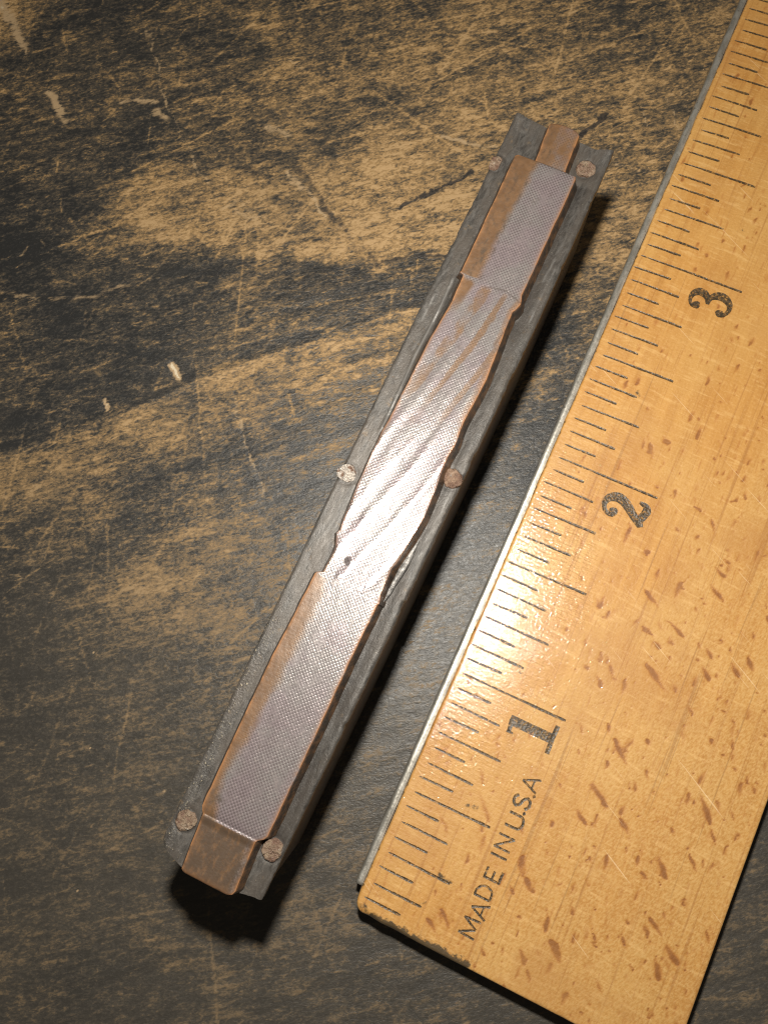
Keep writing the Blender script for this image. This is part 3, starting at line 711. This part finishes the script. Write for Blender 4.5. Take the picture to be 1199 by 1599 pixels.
def copper_material():
    n = NT('worn copper halftone face')
    tc = n.n('ShaderNodeTexCoord')
    sep = n.n('ShaderNodeSeparateXYZ')
    n.t.links.new(tc.outputs['Object'], sep.inputs[0])
    t, s = sep.outputs['X'], sep.outputs['Y']
    iso = n.coord(0)
    jit = n.math('MULTIPLY', n.math('SUBTRACT', n.noise(iso, 20, 2), .5), .0035)
    t = n.math('ADD', t, jit)
    k = 2 * math.pi / 0.0094
    ca, sa = math.cos(math.radians(46)), math.sin(math.radians(46))
    pa = n.math('ADD', n.math('MULTIPLY', t, k * ca), n.math('MULTIPLY', s, k * sa))
    pb = n.math('ADD', n.math('MULTIPLY', t, -k * sa), n.math('MULTIPLY', s, k * ca))
    cell = n.math('ADD', n.math('MULTIPLY', n.math('COSINE', pa), 0.25), n.math('MULTIPLY', n.math('COSINE', pb), 0.25))
    cell = n.math('ADD', cell, 0.5)
    tone = n.attr('tone')
    pat = n.attr('patina')
    rim = n.attr('rim')
    side = n.attr('side')
    crease = n.attr('crease')
    pol = n.attr('polish')
    thr = n.math('SUBTRACT', 1.0, tone)
    dot = n.math('MAXIMUM', n.ramp(n.math('SUBTRACT', cell, thr), -0.24, 0.24), rim)
    n1 = n.noise(iso, 26, 4, 0.6)
    n2 = n.noise(iso, 90, 3, 0.6)
    clog = n.ramp(n.noise(n.coord(0, (1.6, 1, 1), (3, 3, 0)), 17, 4, 0.68), 0.50, 0.66, 0, 0.75)
    dot = n.mix(clog, dot, (0.55, 0.55, 0.55))
    n3 = n.noise(iso, 8, 3, 0.55)
    patn = n.ramp(n.math('ADD', pat, n.math('MULTIPLY', n.math('SUBTRACT', n1, 0.5), 0.55)), 0.20, 0.85)
    silver = n.mix(n.ramp(n3, 0.38, 0.62), (0.215, 0.176, 0.184), (0.210, 0.196, 0.188))
    silver = n.mix(n.ramp(n2, 0.5, 0.75, 0, .5), silver, (0.30, 0.245, 0.23))
    brown = n.mix(n.ramp(n1, 0.30, 0.75), (0.112, 0.061, 0.030), (0.160, 0.090, 0.046))
    brown = n.mix(n.ramp(n2, 0.50, 0.75, 0, .5), brown, (0.092, 0.060, 0.038))
    topc = n.mix(patn, silver, brown)
    gap = n.mix(patn, (0.080, 0.063, 0.064), (0.090, 0.053, 0.029))
    c = n.mix(dot, gap, topc)
    dirt = n.attr('dirt')
    dn = n.ramp(n.math('ADD', dirt, n.math('MULTIPLY', n.math('SUBTRACT', n.noise(n.coord(0, (2, 1, 1)), 26, 4, .68), 0.5), 2.4)), 0.25, 0.85)
    c = n.mix(n.math('MULTIPLY', dn, .80), c, (0.060, 0.043, 0.031))
    c = n.mix(n.math('MULTIPLY', rim, n.ramp(n1, 0.25, 0.55)), c, (0.32, 0.148, 0.060))
    c = n.mix(crease, c, (0.05, 0.035, 0.028))
    c = n.mix(side, c, n.mix(n.ramp(n1, .4, .65), (0.040, 0.029, 0.022), (0.125, 0.066, 0.032)))
    flat = n.math('MULTIPLY', dot, n.math('SUBTRACT', 1.0, side))
    metal = n.math('MULTIPLY', n.math('MULTIPLY', flat, n.math('SUBTRACT', 1.0, n.math('MULTIPLY', patn, .7))), n.math('ADD', 0.30, n.math('MULTIPLY', pol, 0.45)))
    rough = n.math('SUBTRACT', n.ramp(n2, .3, .7, .235, .325), n.math('MULTIPLY', pol, 0.05))
    rough = n.math('ADD', rough, n.math('MULTIPLY', n.math('MAXIMUM', patn, n.math('SUBTRACT', 1.0, dot)), 0.14))
    h = n.math('ADD', n.math('MULTIPLY', dot, 0.14), n.math('MULTIPLY', n2, 0.45))
    return n.set(Base_Color=c, Metallic=metal, Roughness=rough, Normal=n.bump(h, 0.5, 0.0035))


def nail_material(name, worn):
    n = NT(name)
    iso = n.n('ShaderNodeNewGeometry').outputs['Position']
    a = n.noise(iso, 32, 4, 0.65)
    b = n.noise(iso, 90, 3, 0.65)
    oi = n.n('ShaderNodeObjectInfo').outputs['Random']
    c = n.mix(n.ramp(a, .35, .65), (0.120, 0.066, 0.043), n.mix(oi, (0.225, 0.145, 0.096), (0.205, 0.150, 0.100)))
    c = n.mix(n.ramp(b, .50, .68, 0, .75), c, (0.085, 0.048, 0.032))
    m = n.ramp(n.math('ADD', a, n.math('MULTIPLY', b, .4)), .60 if worn else .84, .70 if worn else .92)
    c = n.mix(m, c, (0.46, 0.41, 0.36))
    return n.set(Base_Color=c, Metallic=n.math('MULTIPLY', m, .5), Roughness=n.math('SUBTRACT', .56, n.math('MULTIPLY', m, .24)),
                 Normal=n.bump(n.math('ADD', a, b), .9, .012))


def base_wood_material():
    n = NT('old brown block wood')
    g = n.noise(n.coord(0, (6, 1, 6)), 6, 5, .6, .2)
    c = n.mix(n.ramp(g, .3, .7), (0.030, 0.017, 0.008), (0.070, 0.042, 0.018))
    return n.set(Base_Color=c, Roughness=.6, Normal=n.bump(g, .4, .01))


def tilt(t):
    return -0.026 * t


def interp(pts, s):
    pts = sorted(pts)
    return np.interp(s, [p[0] for p in pts], [p[1] for p in pts])


def edge_chips(s, seed):
    # file marks plus the odd nick; seed sign says on which side of the plate the edge lies
    f = .0025 * (fbm(s * 60, s * 0 + abs(seed), 3) - .5)
    nick = .0045 * sstep(.68, .82, fbm(s * 22 + 3 * seed, s * 0 + abs(seed) * 2, 3))
    return f + (nick if seed > 0 else -nick)


def build_block():
    root = empty('printing_block', (-0.4538, 1.5294, 0.0),
                 'long narrow printing block with copper halftone face nailed to dark base', 'printing block')
    root.rotation_euler = (0, 0, math.radians(-0.294))
    # ---- lead flange
    fL = [(-1.49, -.2115), (-.6, -.2105), (.5, -.2095), (1.1, -.2035), (1.49, -.1985)]
    fR = [(-1.49, .167), (-.544, .187), (.3, .199), (.734, .2045), (1.49, .199)]
    nr, nc = 560, 76
    a = np.linspace(0, 1, nr)[:, None]
    b = np.linspace(0, 1, nc)[None, :]
    tb = -.2 + .4 * b
    e0 = np.interp(tb, [-.2, -.165, -.113, .095, .16, .2], [-1.445, -1.470, -1.480, -1.468, -1.458, -1.45])
    e1 = np.interp(tb, [-.2, -.13, -.07, 0, .062, .12, .2], [1.474, 1.468, 1.464, 1.466, 1.462, 1.455, 1.466])
    S = e0 + (e1 - e0) * a
    L = interp(fL, S) + edge_chips(S, 5)
    Rr = interp(fR, S) + edge_chips(S, -9)
    # the near-left corner is chipped round
    L = L + .055 * np.clip((-1.40 - S) / .07, 0, 1) ** 2.2
    T = L + (Rr - L) * b
    S = S + .006 * (fbm(T * 30, S * 0 + a * 3, 3) - .5) * ((a < .02) | (a > .98))
    d_in = np.minimum(T - L, Rr - T)
    Z = HP + tilt(T) + .006 * (fbm(S * 7, T * 16, 4) - .5) - .006 * np.exp(-d_in / .0035)
    Z = Z - .009 * sstep(.175, .128, T) * (T > 0)
    # raised burr line to the left of the face, gentle dish at the far end
    lc = interp([(.05, -.142), (.13, -.141), (.27, -.142), (.43, -.146), (.6, -.140), (.78, -.143)], S)
    lip = np.exp(-((T - lc) / .0045) ** 2) * sstep(.08, .16, S) * sstep(.775, .74, S) * (.45 + .75 * fbm(S * 18, S * 0, 3))
    Z = Z + .009 * lip
    Z = Z - .010 * np.exp(-((T - lc - .014) / .007) ** 2) * sstep(.05, .16, S) * sstep(.80, .74, S)
    Z = Z + .014 * np.clip((S - 1.36) / .1, 0, 1) ** 2 * (np.abs(T) / .2) ** 2
    # chewed edge near the far-left nail
    Z = Z - .012 * np.exp(-(((S - 1.12) / .05) ** 2 + ((T + .20) / .02) ** 2))
    # crushed rings round the nails and shade painted dark beside the face
    rings_and_shade = np.zeros(S.shape)
    for ns, nt in ((1.252, -.188), (1.364, .130), (-.064, -.186), (.071, .161), (-1.339, -.166), (-1.299, .131)):
        rd = np.hypot(S - ns, T - nt)
        Z = Z - .002 * np.exp(-((rd - .038) / .007) ** 2)
        rings_and_shade = np.maximum(rings_and_shade, .55 * np.exp(-((rd - .036) / .005) ** 2) * (.3 + 1.2 * fbm(S * 30, T * 30, 2)))
    rings_and_shade = np.maximum(rings_and_shade, np.where(T > 0, .78, .35) * np.exp(-(np.clip(np.abs(T) - .125, 0, None) / np.where(T > 0, .050, .012))) * (.5 + fbm(S * 6, T * 12, 3)) * (np.abs(S) < 1.29))  # flange shade put into the colour, wider and darker on the right
    rings_and_shade = rings_and_shade * (1 - np.clip(lip, 0, 1))
    # bright graver slips
    for a0, b0, a1, b1, wd in ((.88, .160, 1.12, .172, .003), (.62, .175, .95, .180, .002), (.70, .128, .745, .140, .005), (-.2, .165, .05, .176, .002), (-.9, .135, -.6, .150, .002), (.5, -.185, .72, -.178, .002)):
        d, t = seg_dist(T, S, (b0, a0), (b1, a1))
        lip = np.maximum(lip, .42 * np.exp(-(d / wd) ** 2) * sstep(.35, .6, fbm(S * 24, T * 60, 2)))

    grain = sstep(-.45, -.75, S) * sstep(-.155, -.19, T) * (.6 + .8 * fbm(S * 9, T * 20, 3))
    top = np.stack([T, S, Z], -1).reshape(-1, 3)
    loop = list(range(nc)) + [i * nc + nc - 1 for i in range(1, nr)] + [(nr - 1) * nc + j for j in range(nc - 2, -1, -1)] + [i * nc for i in range(nr - 2, 0, -1)]
    low = top[loop].copy()
    low[:, 2] = HP - .062
    faces = [tuple(f) for f in grid_faces(nr, nc)]
    n0, m = len(top), len(loop)
    for k in range(m):
        k2 = (k + 1) % m
        faces.append((loop[k], n0 + k, n0 + k2, loop[k2]))
    faces.append(tuple(n0 + k for k in range(m))[::-1])
    z = np.zeros(m)
    me = mesh_np('lead_plate', np.concatenate([top, low]), faces, True,
                 dict(lip=np.concatenate([np.clip(lip * .8, 0, 1).ravel(), z]), grain=np.concatenate([np.clip(grain, 0, 1).ravel(), z]), rings_and_shade=np.concatenate([np.clip(rings_and_shade, 0, 1).ravel(), z])), sharp=40)
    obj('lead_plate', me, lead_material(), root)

    # ---- wooden base
    wv, wf = [], []
    ys = np.linspace(-1.44, 1.44, 60)
    for i, y in enumerate(ys):
        l = float(interp(fL, y)) + .010
        r = float(interp(fR, y)) - .012
        for x, zz in ((l, .002), (r - .004, .002), (r, .02), (r, HP - .064), (r - .002, HP - .061), (l, HP - .061)):
            wv.append((x, y, zz))
    for i in range(len(ys) - 1):
        for k in range(6):
            k2 = (k + 1) % 6
            wf.append((i * 6 + k, (i + 1) * 6 + k, (i + 1) * 6 + k2, i * 6 + k2))
    wf.append(tuple(range(6)))
    wf.append(tuple((len(ys) - 1) * 6 + k for k in range(6))[::-1])
    obj('wood_base', mesh_np('wood_base', wv, wf, False), base_wood_material(), root)

    # ---- copper face
    cL = [(-1.472, -.094), (-1.462, -.104), (-1.292, -.1165), (-1.284, -.1165), (-1.276, -.124), (-1.262, -.130), (-.867, -.134), (-.709, -.134), (-.589, -.129), (-.432, -.125), (-.424, -.121),
          (-.415, -.101), (-.34, -.099), (-.318, -.101), (-.29, -.112), (-.276, -.117), (-.262, -.111), (-.215, -.117), (-.093, -.125), (.112, -.127), (.211, -.122), (.349, -.119), (.493, -.116), (.659, -.103), (.755, -.106),
          (.766, -.108), (.770, -.123), (.778, -.119), (1.0, -.1215), (1.278, -.124), (1.288, -.116), (1.292, -.05), (1.31, -.050), (1.452, -.060), (1.462, -.052)]
    cR = [(-1.472, .060), (-1.462, .078), (-1.449, .084), (-1.290, .076), (-1.282, .080), (-1.270, .096), (-1.256, .104), (-.787, .1075), (-.663, .107), (-.440, .111), (-.435, .115), (-.42, .112), (-.403, .106),
          (-.31, .104), (-.291, .110), (-.199, .121), (-.102, .131), (0, .127), (.069, .119), (.12, .117), (.166, .123), (.271, .116), (.35, .122), (.434, .127), (.52, .122), (.619, .114), (.705, .111),
          (.715, .117), (.745, .125), (.765, .120), (.777, .115), (1.0, .1155), (1.275, .116), (1.286, .112), (1.290, .070), (1.304, .067), (1.452, .059), (1.462, .050)]
    s0, s1 = -1.474, 1.464
    rows = np.unique(np.concatenate([np.linspace(s0, s1, 900), np.array([p[0] for p in cL + cR])]))
    rows = rows[(rows >= s0) & (rows <= s1)]
    inner = np.linspace(0, 1, 64)
    Lr = interp(cL, rows) + .0035 * (fbm(rows * 26, rows * 0 + 2, 3) - .5)
    Rw = interp(cR, rows) + .0035 * (fbm(rows * 26 + 9, rows * 0 + 7, 3) - .5)
    # columns: foot, shoulder, lip on the left; face; lip, shoulder, foot on the right
    off = [(-.018, -.058), (-.011, -.040), (-.005, -.018), (-.0012, -.0035)]
    ncol = len(off) * 2 + len(inner)
    T = np.zeros((len(rows), ncol))
    dZ = np.zeros_like(T)
    side = np.zeros_like(T)
    for k, (dx, dz) in enumerate(off):
        T[:, k] = Lr + dx
        T[:, -1 - k] = Rw - dx
        dZ[:, k] = dz
        dZ[:, -1 - k] = dz
        side[:, k] = side[:, -1 - k] = (1, 1, 1, .30)[k]
    no = len(off)
    T[:, no:no + len(inner)] = Lr[:, None] + (Rw - Lr)[:, None] * inner[None]
    S = np.repeat(rows[:, None], ncol, 1)
    # rounded ends
    T0 = T.copy()
    endk = np.minimum(S - s0, s1 - S)
    dZ = np.minimum(dZ, -.012 * np.exp(-endk / .004) * (dZ > -.004) + dZ)
    bow = .012 * (1 - (T0 / .06) ** 2) * sstep(1.36, 1.46, S)
    S2 = S + np.clip(bow, -.01, .012)
    W = (Rw - Lr)[:, None]
    q = np.clip((T - Lr[:, None]) / W, 0, 1)
    d_edge = np.minimum(T - Lr[:, None], Rw[:, None] - T)
    flut = sstep(-.44, -.40, S) * sstep(.775, .74, S)
    warp = .008 * np.sin(S * 5.2 + 1.0)
    ph = (T - .30 * S + .12 * S * S + warp) / .080
    ph = ph + .13 * (fbm(S * 3.0, T * 9, 2) - .5) * 2
    wave = np.sin(2 * np.pi * ph) * .72 + .28 * np.sin(2 * np.pi * ph * 1.73 + 1.1) + .3 * (fbm(S * 5, T * 30, 2) - .5)
    Z = HF + tilt(T) + dZ
    crown = -.10 * T * T
    Z = Z + crown * (1 - flut) + flut * (.0011 * wave - .0006)
    Z = Z + .0022 * (fbm(S * 9, T * 26, 3) - .5) * (side < .5)
    Z = Z - .006 * np.exp(-(d_edge / .003) ** 2) * (side < .5) * .15
    body = (1 - flut)
    stub_hi = sstep(1.285, 1.295, S)
    stub_lo = sstep(-1.282, -1.292, S)
    Z = Z - .010 * stub_hi - .007 * stub_lo * sstep(.0, .03, -1.285 - S)
    # bend of the body ends
    Z = Z - .003 * np.exp(-np.abs(S - 1.285) / .01) - .004 * np.exp(-np.abs(S + 1.28) / .012)
    nn = fbm(S * 16, T * 40, 3) - .5
    pat = np.zeros_like(T)
    # brown band on the left of both bodies
    bw_up = np.interp(S, [.76, .9, 1.1, 1.28], [.27, .28, .31, .36])
    bw_lo = np.interp(S, [-1.285, -1.22, -1.15, -1.08, -1.0, -.8, -.6, -.5, -.43], [.22, .12, .08, .10, .15, .20, .21, .20, .16])
    up = sstep(.765, .775, S)
    lo = sstep(-.425, -.435, S)
    pat = np.maximum(pat, up * sstep(bw_up + .16, bw_up - .12, q + .04 * nn))
    pat = np.maximum(pat, lo * sstep(bw_lo + .20, bw_lo - .12, q + .05 * nn))
    pat = np.maximum(pat, stub_hi * (.72 + .5 * nn + .2 * sstep(.5, .1, q)))
    pat = np.maximum(pat, stub_lo * np.clip(1.1 - sstep(.80, .92, q) * .55, 0, 1))
    # brown valleys between the flutes of the upper twist
    upper = flut * sstep(.02, .40, S)
    valley = sstep(-.05, .65, -wave + .9 * nn)
    pat = np.maximum(pat, upper * valley * .72)
    pat = np.maximum(pat, flut * sstep(.55, .73, S) * sstep(.30, .14, q + .25 * (S - .76) * -1.2))
    pat = np.maximum(pat, .62 * flut * sstep(.16, .30, S) * sstep(.85, .95, q))
    # tone: size of the dots
    tone = .47 + .25 * pat + .10 * nn
    tone = tone + up * .13 * np.exp(-((q - .62) / .13) ** 2) * (.6 + nn)
    tone = tone + flut * (.13 * wave + .05)
    hot = flut * sstep(.22, .02, S)
    tone = tone + hot * .30 * sstep(.1, .9, wave)
    tone = tone + .22 * np.exp(-(((S + .30) / .07) ** 2 + ((T + .07) / .035) ** 2))
    tone = np.where(pat > .6, tone + .25 * (pat - .6) / .4 * 1.6, tone)
    rim = np.exp(-np.clip(d_edge, 0, None) / .0045) * (d_edge > -.004)
    rim = np.maximum(rim * (1 - .45 * hot), .8 * np.exp(-np.abs(S - s0) / .008))
    rim = np.maximum(rim, .6 * np.exp(-np.abs(S - s1) / .010))
    sc_hi = np.interp(T, [-.12, -.06, -.01, .056, .12], [.70, .722, .757, .770, .748])
    crease = .55 * np.exp(-((S - sc_hi) / .0030) ** 2) * sstep(-.03, .0, T) + .5 * np.exp(-((S + .43) / .003) ** 2) * sstep(-.03, .03, T)
    for ofs, am in ((.055, .5), (-.035, .55)):
        ln = T - (.30 * S - .12 * S * S + ofs - warp)
        crease = np.maximum(crease, flut * am * np.exp(-(ln / .0022) ** 2) * sstep(.45, .6, fbm(S * 11 + ofs * 99, T * 0, 3) + .08))
    crease = np.maximum(crease, .6 * np.exp(-(((S + .348) / .008) ** 2 + ((T + .045) / .0045) ** 2)))
    Z = Z - .006 * np.exp(-(((S + .348) / .010) ** 2 + ((T + .045) / .006) ** 2))
    Z = Z - .0007 * np.clip(crease, 0, 1)
    crease = np.maximum(crease, .55 * np.exp(-((S - 1.288) / .003) ** 2) * sstep(-.03, .02, T))
    dirt = np.maximum(stub_lo * .74, .55 * np.exp(-(((S + 1.24) / .06) ** 2 + ((T + .105) / .035) ** 2)))
    dirt = np.maximum(dirt, .35 * up * (q < .35))
    pol = hot * sstep(-.1, .5, wave)
    gone = np.stack([T, S2, Z], -1)
    nr, nc = T.shape
    verts = gone.reshape(-1, 3)
    fc = [tuple(f) for f in grid_faces(nr, nc)]
    # end walls
    n0 = len(verts)
    e_lo = verts[:nc].copy()
    e_lo[:, 2] = HP - .01
    e_hi = verts[-nc:].copy()
    e_hi[:, 2] = HP - .01
    verts = np.concatenate([verts, e_lo, e_hi])
    for k in range(nc - 1):
        fc.append((k, n0 + k, n0 + k + 1, k + 1))
        p = (nr - 1) * nc
        fc.append((p + k, p + k + 1, n0 + nc + k + 1, n0 + nc + k))
    ex = lambda A, v: np.concatenate([np.clip(A, 0, 1.2).ravel(), np.full(2 * nc, v)])
    me = mesh_np('copper_face', verts, fc, True,
                 dict(tone=ex(tone, 1), patina=ex(pat, 1), rim=ex(rim, .5), side=ex(side, .5), crease=ex(crease, 0), polish=ex(pol, 0), dirt=ex(dirt, 0)), sharp=32)
    obj('copper_face', me, copper_material(), root)

    # ---- nails
    nm = nail_material('rusty nail head', False)
    nm2 = nail_material('rusty nail head rubbed bright', True)
    nails = [(1.252, -.188, .030, 1), (1.364, .130, .034, 0), (-.064, -.186, .033, 0), (.071, .161, .034, 0), (-1.339, -.166, .034, 0), (-1.299, .131, .034, 0)]
    rr = random.Random(8)
    for i, (s, t, r, cut) in enumerate(nails):
        vs = []
        ring = 28
        hh = rr.uniform(.25, .65)
        prof = [(1.0, -.020), (1.02, .003 * hh), (.96, .0085 * hh), (.82, .0115 * hh), (.55, .0125 * hh), (.25, .0115 * hh)]
        ph = rr.uniform(0, 6)
        for pr, pz in prof:
            for k in range(ring):
                a = 2 * math.pi * k / ring
                w = 1 + .05 * math.sin(2 * a + ph) + .05 * math.sin(3 * a + 2.2 * ph) + .035 * math.sin(7 * a + 3 * ph) + .045 * rr.uniform(-1, 1) * (pr > .9)
                x = r * pr * w * math.cos(a)
                y = r * pr * w * math.sin(a)
                if cut:
                    x = max(-.020, min(.018, x * .9))
                    y *= 1.0
                vs.append((x, y, pz + .004 * rr.uniform(-1, 1) * (pr < 1)))
        vs.append((0, 0, .011))
        fs = []
        for q in range(len(prof) - 1):
            for k in range(ring):
                k2 = (k + 1) % ring
                fs.append((q * ring + k, q * ring + k2, (q + 1) * ring + k2, (q + 1) * ring + k))
        b0 = (len(prof) - 1) * ring
        for k in range(ring):
            fs.append((b0 + k, b0 + (k + 1) % ring, len(vs) - 1))
        o = obj('nail', mesh_np('nail', vs, fs, True), nm2 if i == 2 else nm, root)
        o.location = (t, s, HP + tilt(t))

    # ---- torn sliver of lead standing beside the twist, and two small tabs of copper
    n = NT('bright torn lead')
    nz = n.noise(n.coord(0), 45, 4, .65)
    c = n.mix(n.ramp(nz, .35, .65), (.13, .125, .12), (.34, .325, .31))
    bright = n.set(Base_Color=c, Metallic=.35, Roughness=.42, Normal=n.bump(nz, .8, .01))
    ss = np.linspace(-.425, -.175, 26)
    lft = np.interp(ss, [-.425, -.36, -.29, -.22, -.175], [.121, .121, .124, .135, .143])
    rgt = np.interp(ss, [-.425, -.40, -.34, -.28, -.22, -.175], [.123, .130, .139, .147, .148, .145]) + .004 * (fbm(ss * 40, ss * 0, 3) - .5)
    zz = np.interp(ss, [-.425, -.3, -.175], [.004, .020, .004]) + HP
    A = []
    for u in np.linspace(0, 1, 6):
        A.append(np.stack([lft + (rgt - lft) * u, ss, zz + .010 * u * np.sin(ss * 60) * .4 + .006 * (fbm(ss * 50 + u * 4, ss * 0 + u * 5, 3) - .5) + .004 * (1 - abs(2 * u - 1))], -1))
    P = np.stack(A, 1)
    low = P[:, [0, -1]].copy()
    low[..., 2] = HP - .012
    P = np.concatenate([low[:, :1], P, low[:, 1:]], 1)
    nr, nc = P.shape[:2]
    obj('torn_sliver', mesh_np('torn_sliver', P.reshape(-1, 3), grid_faces(nr, nc), True), bright, root)
    return root


build_block()
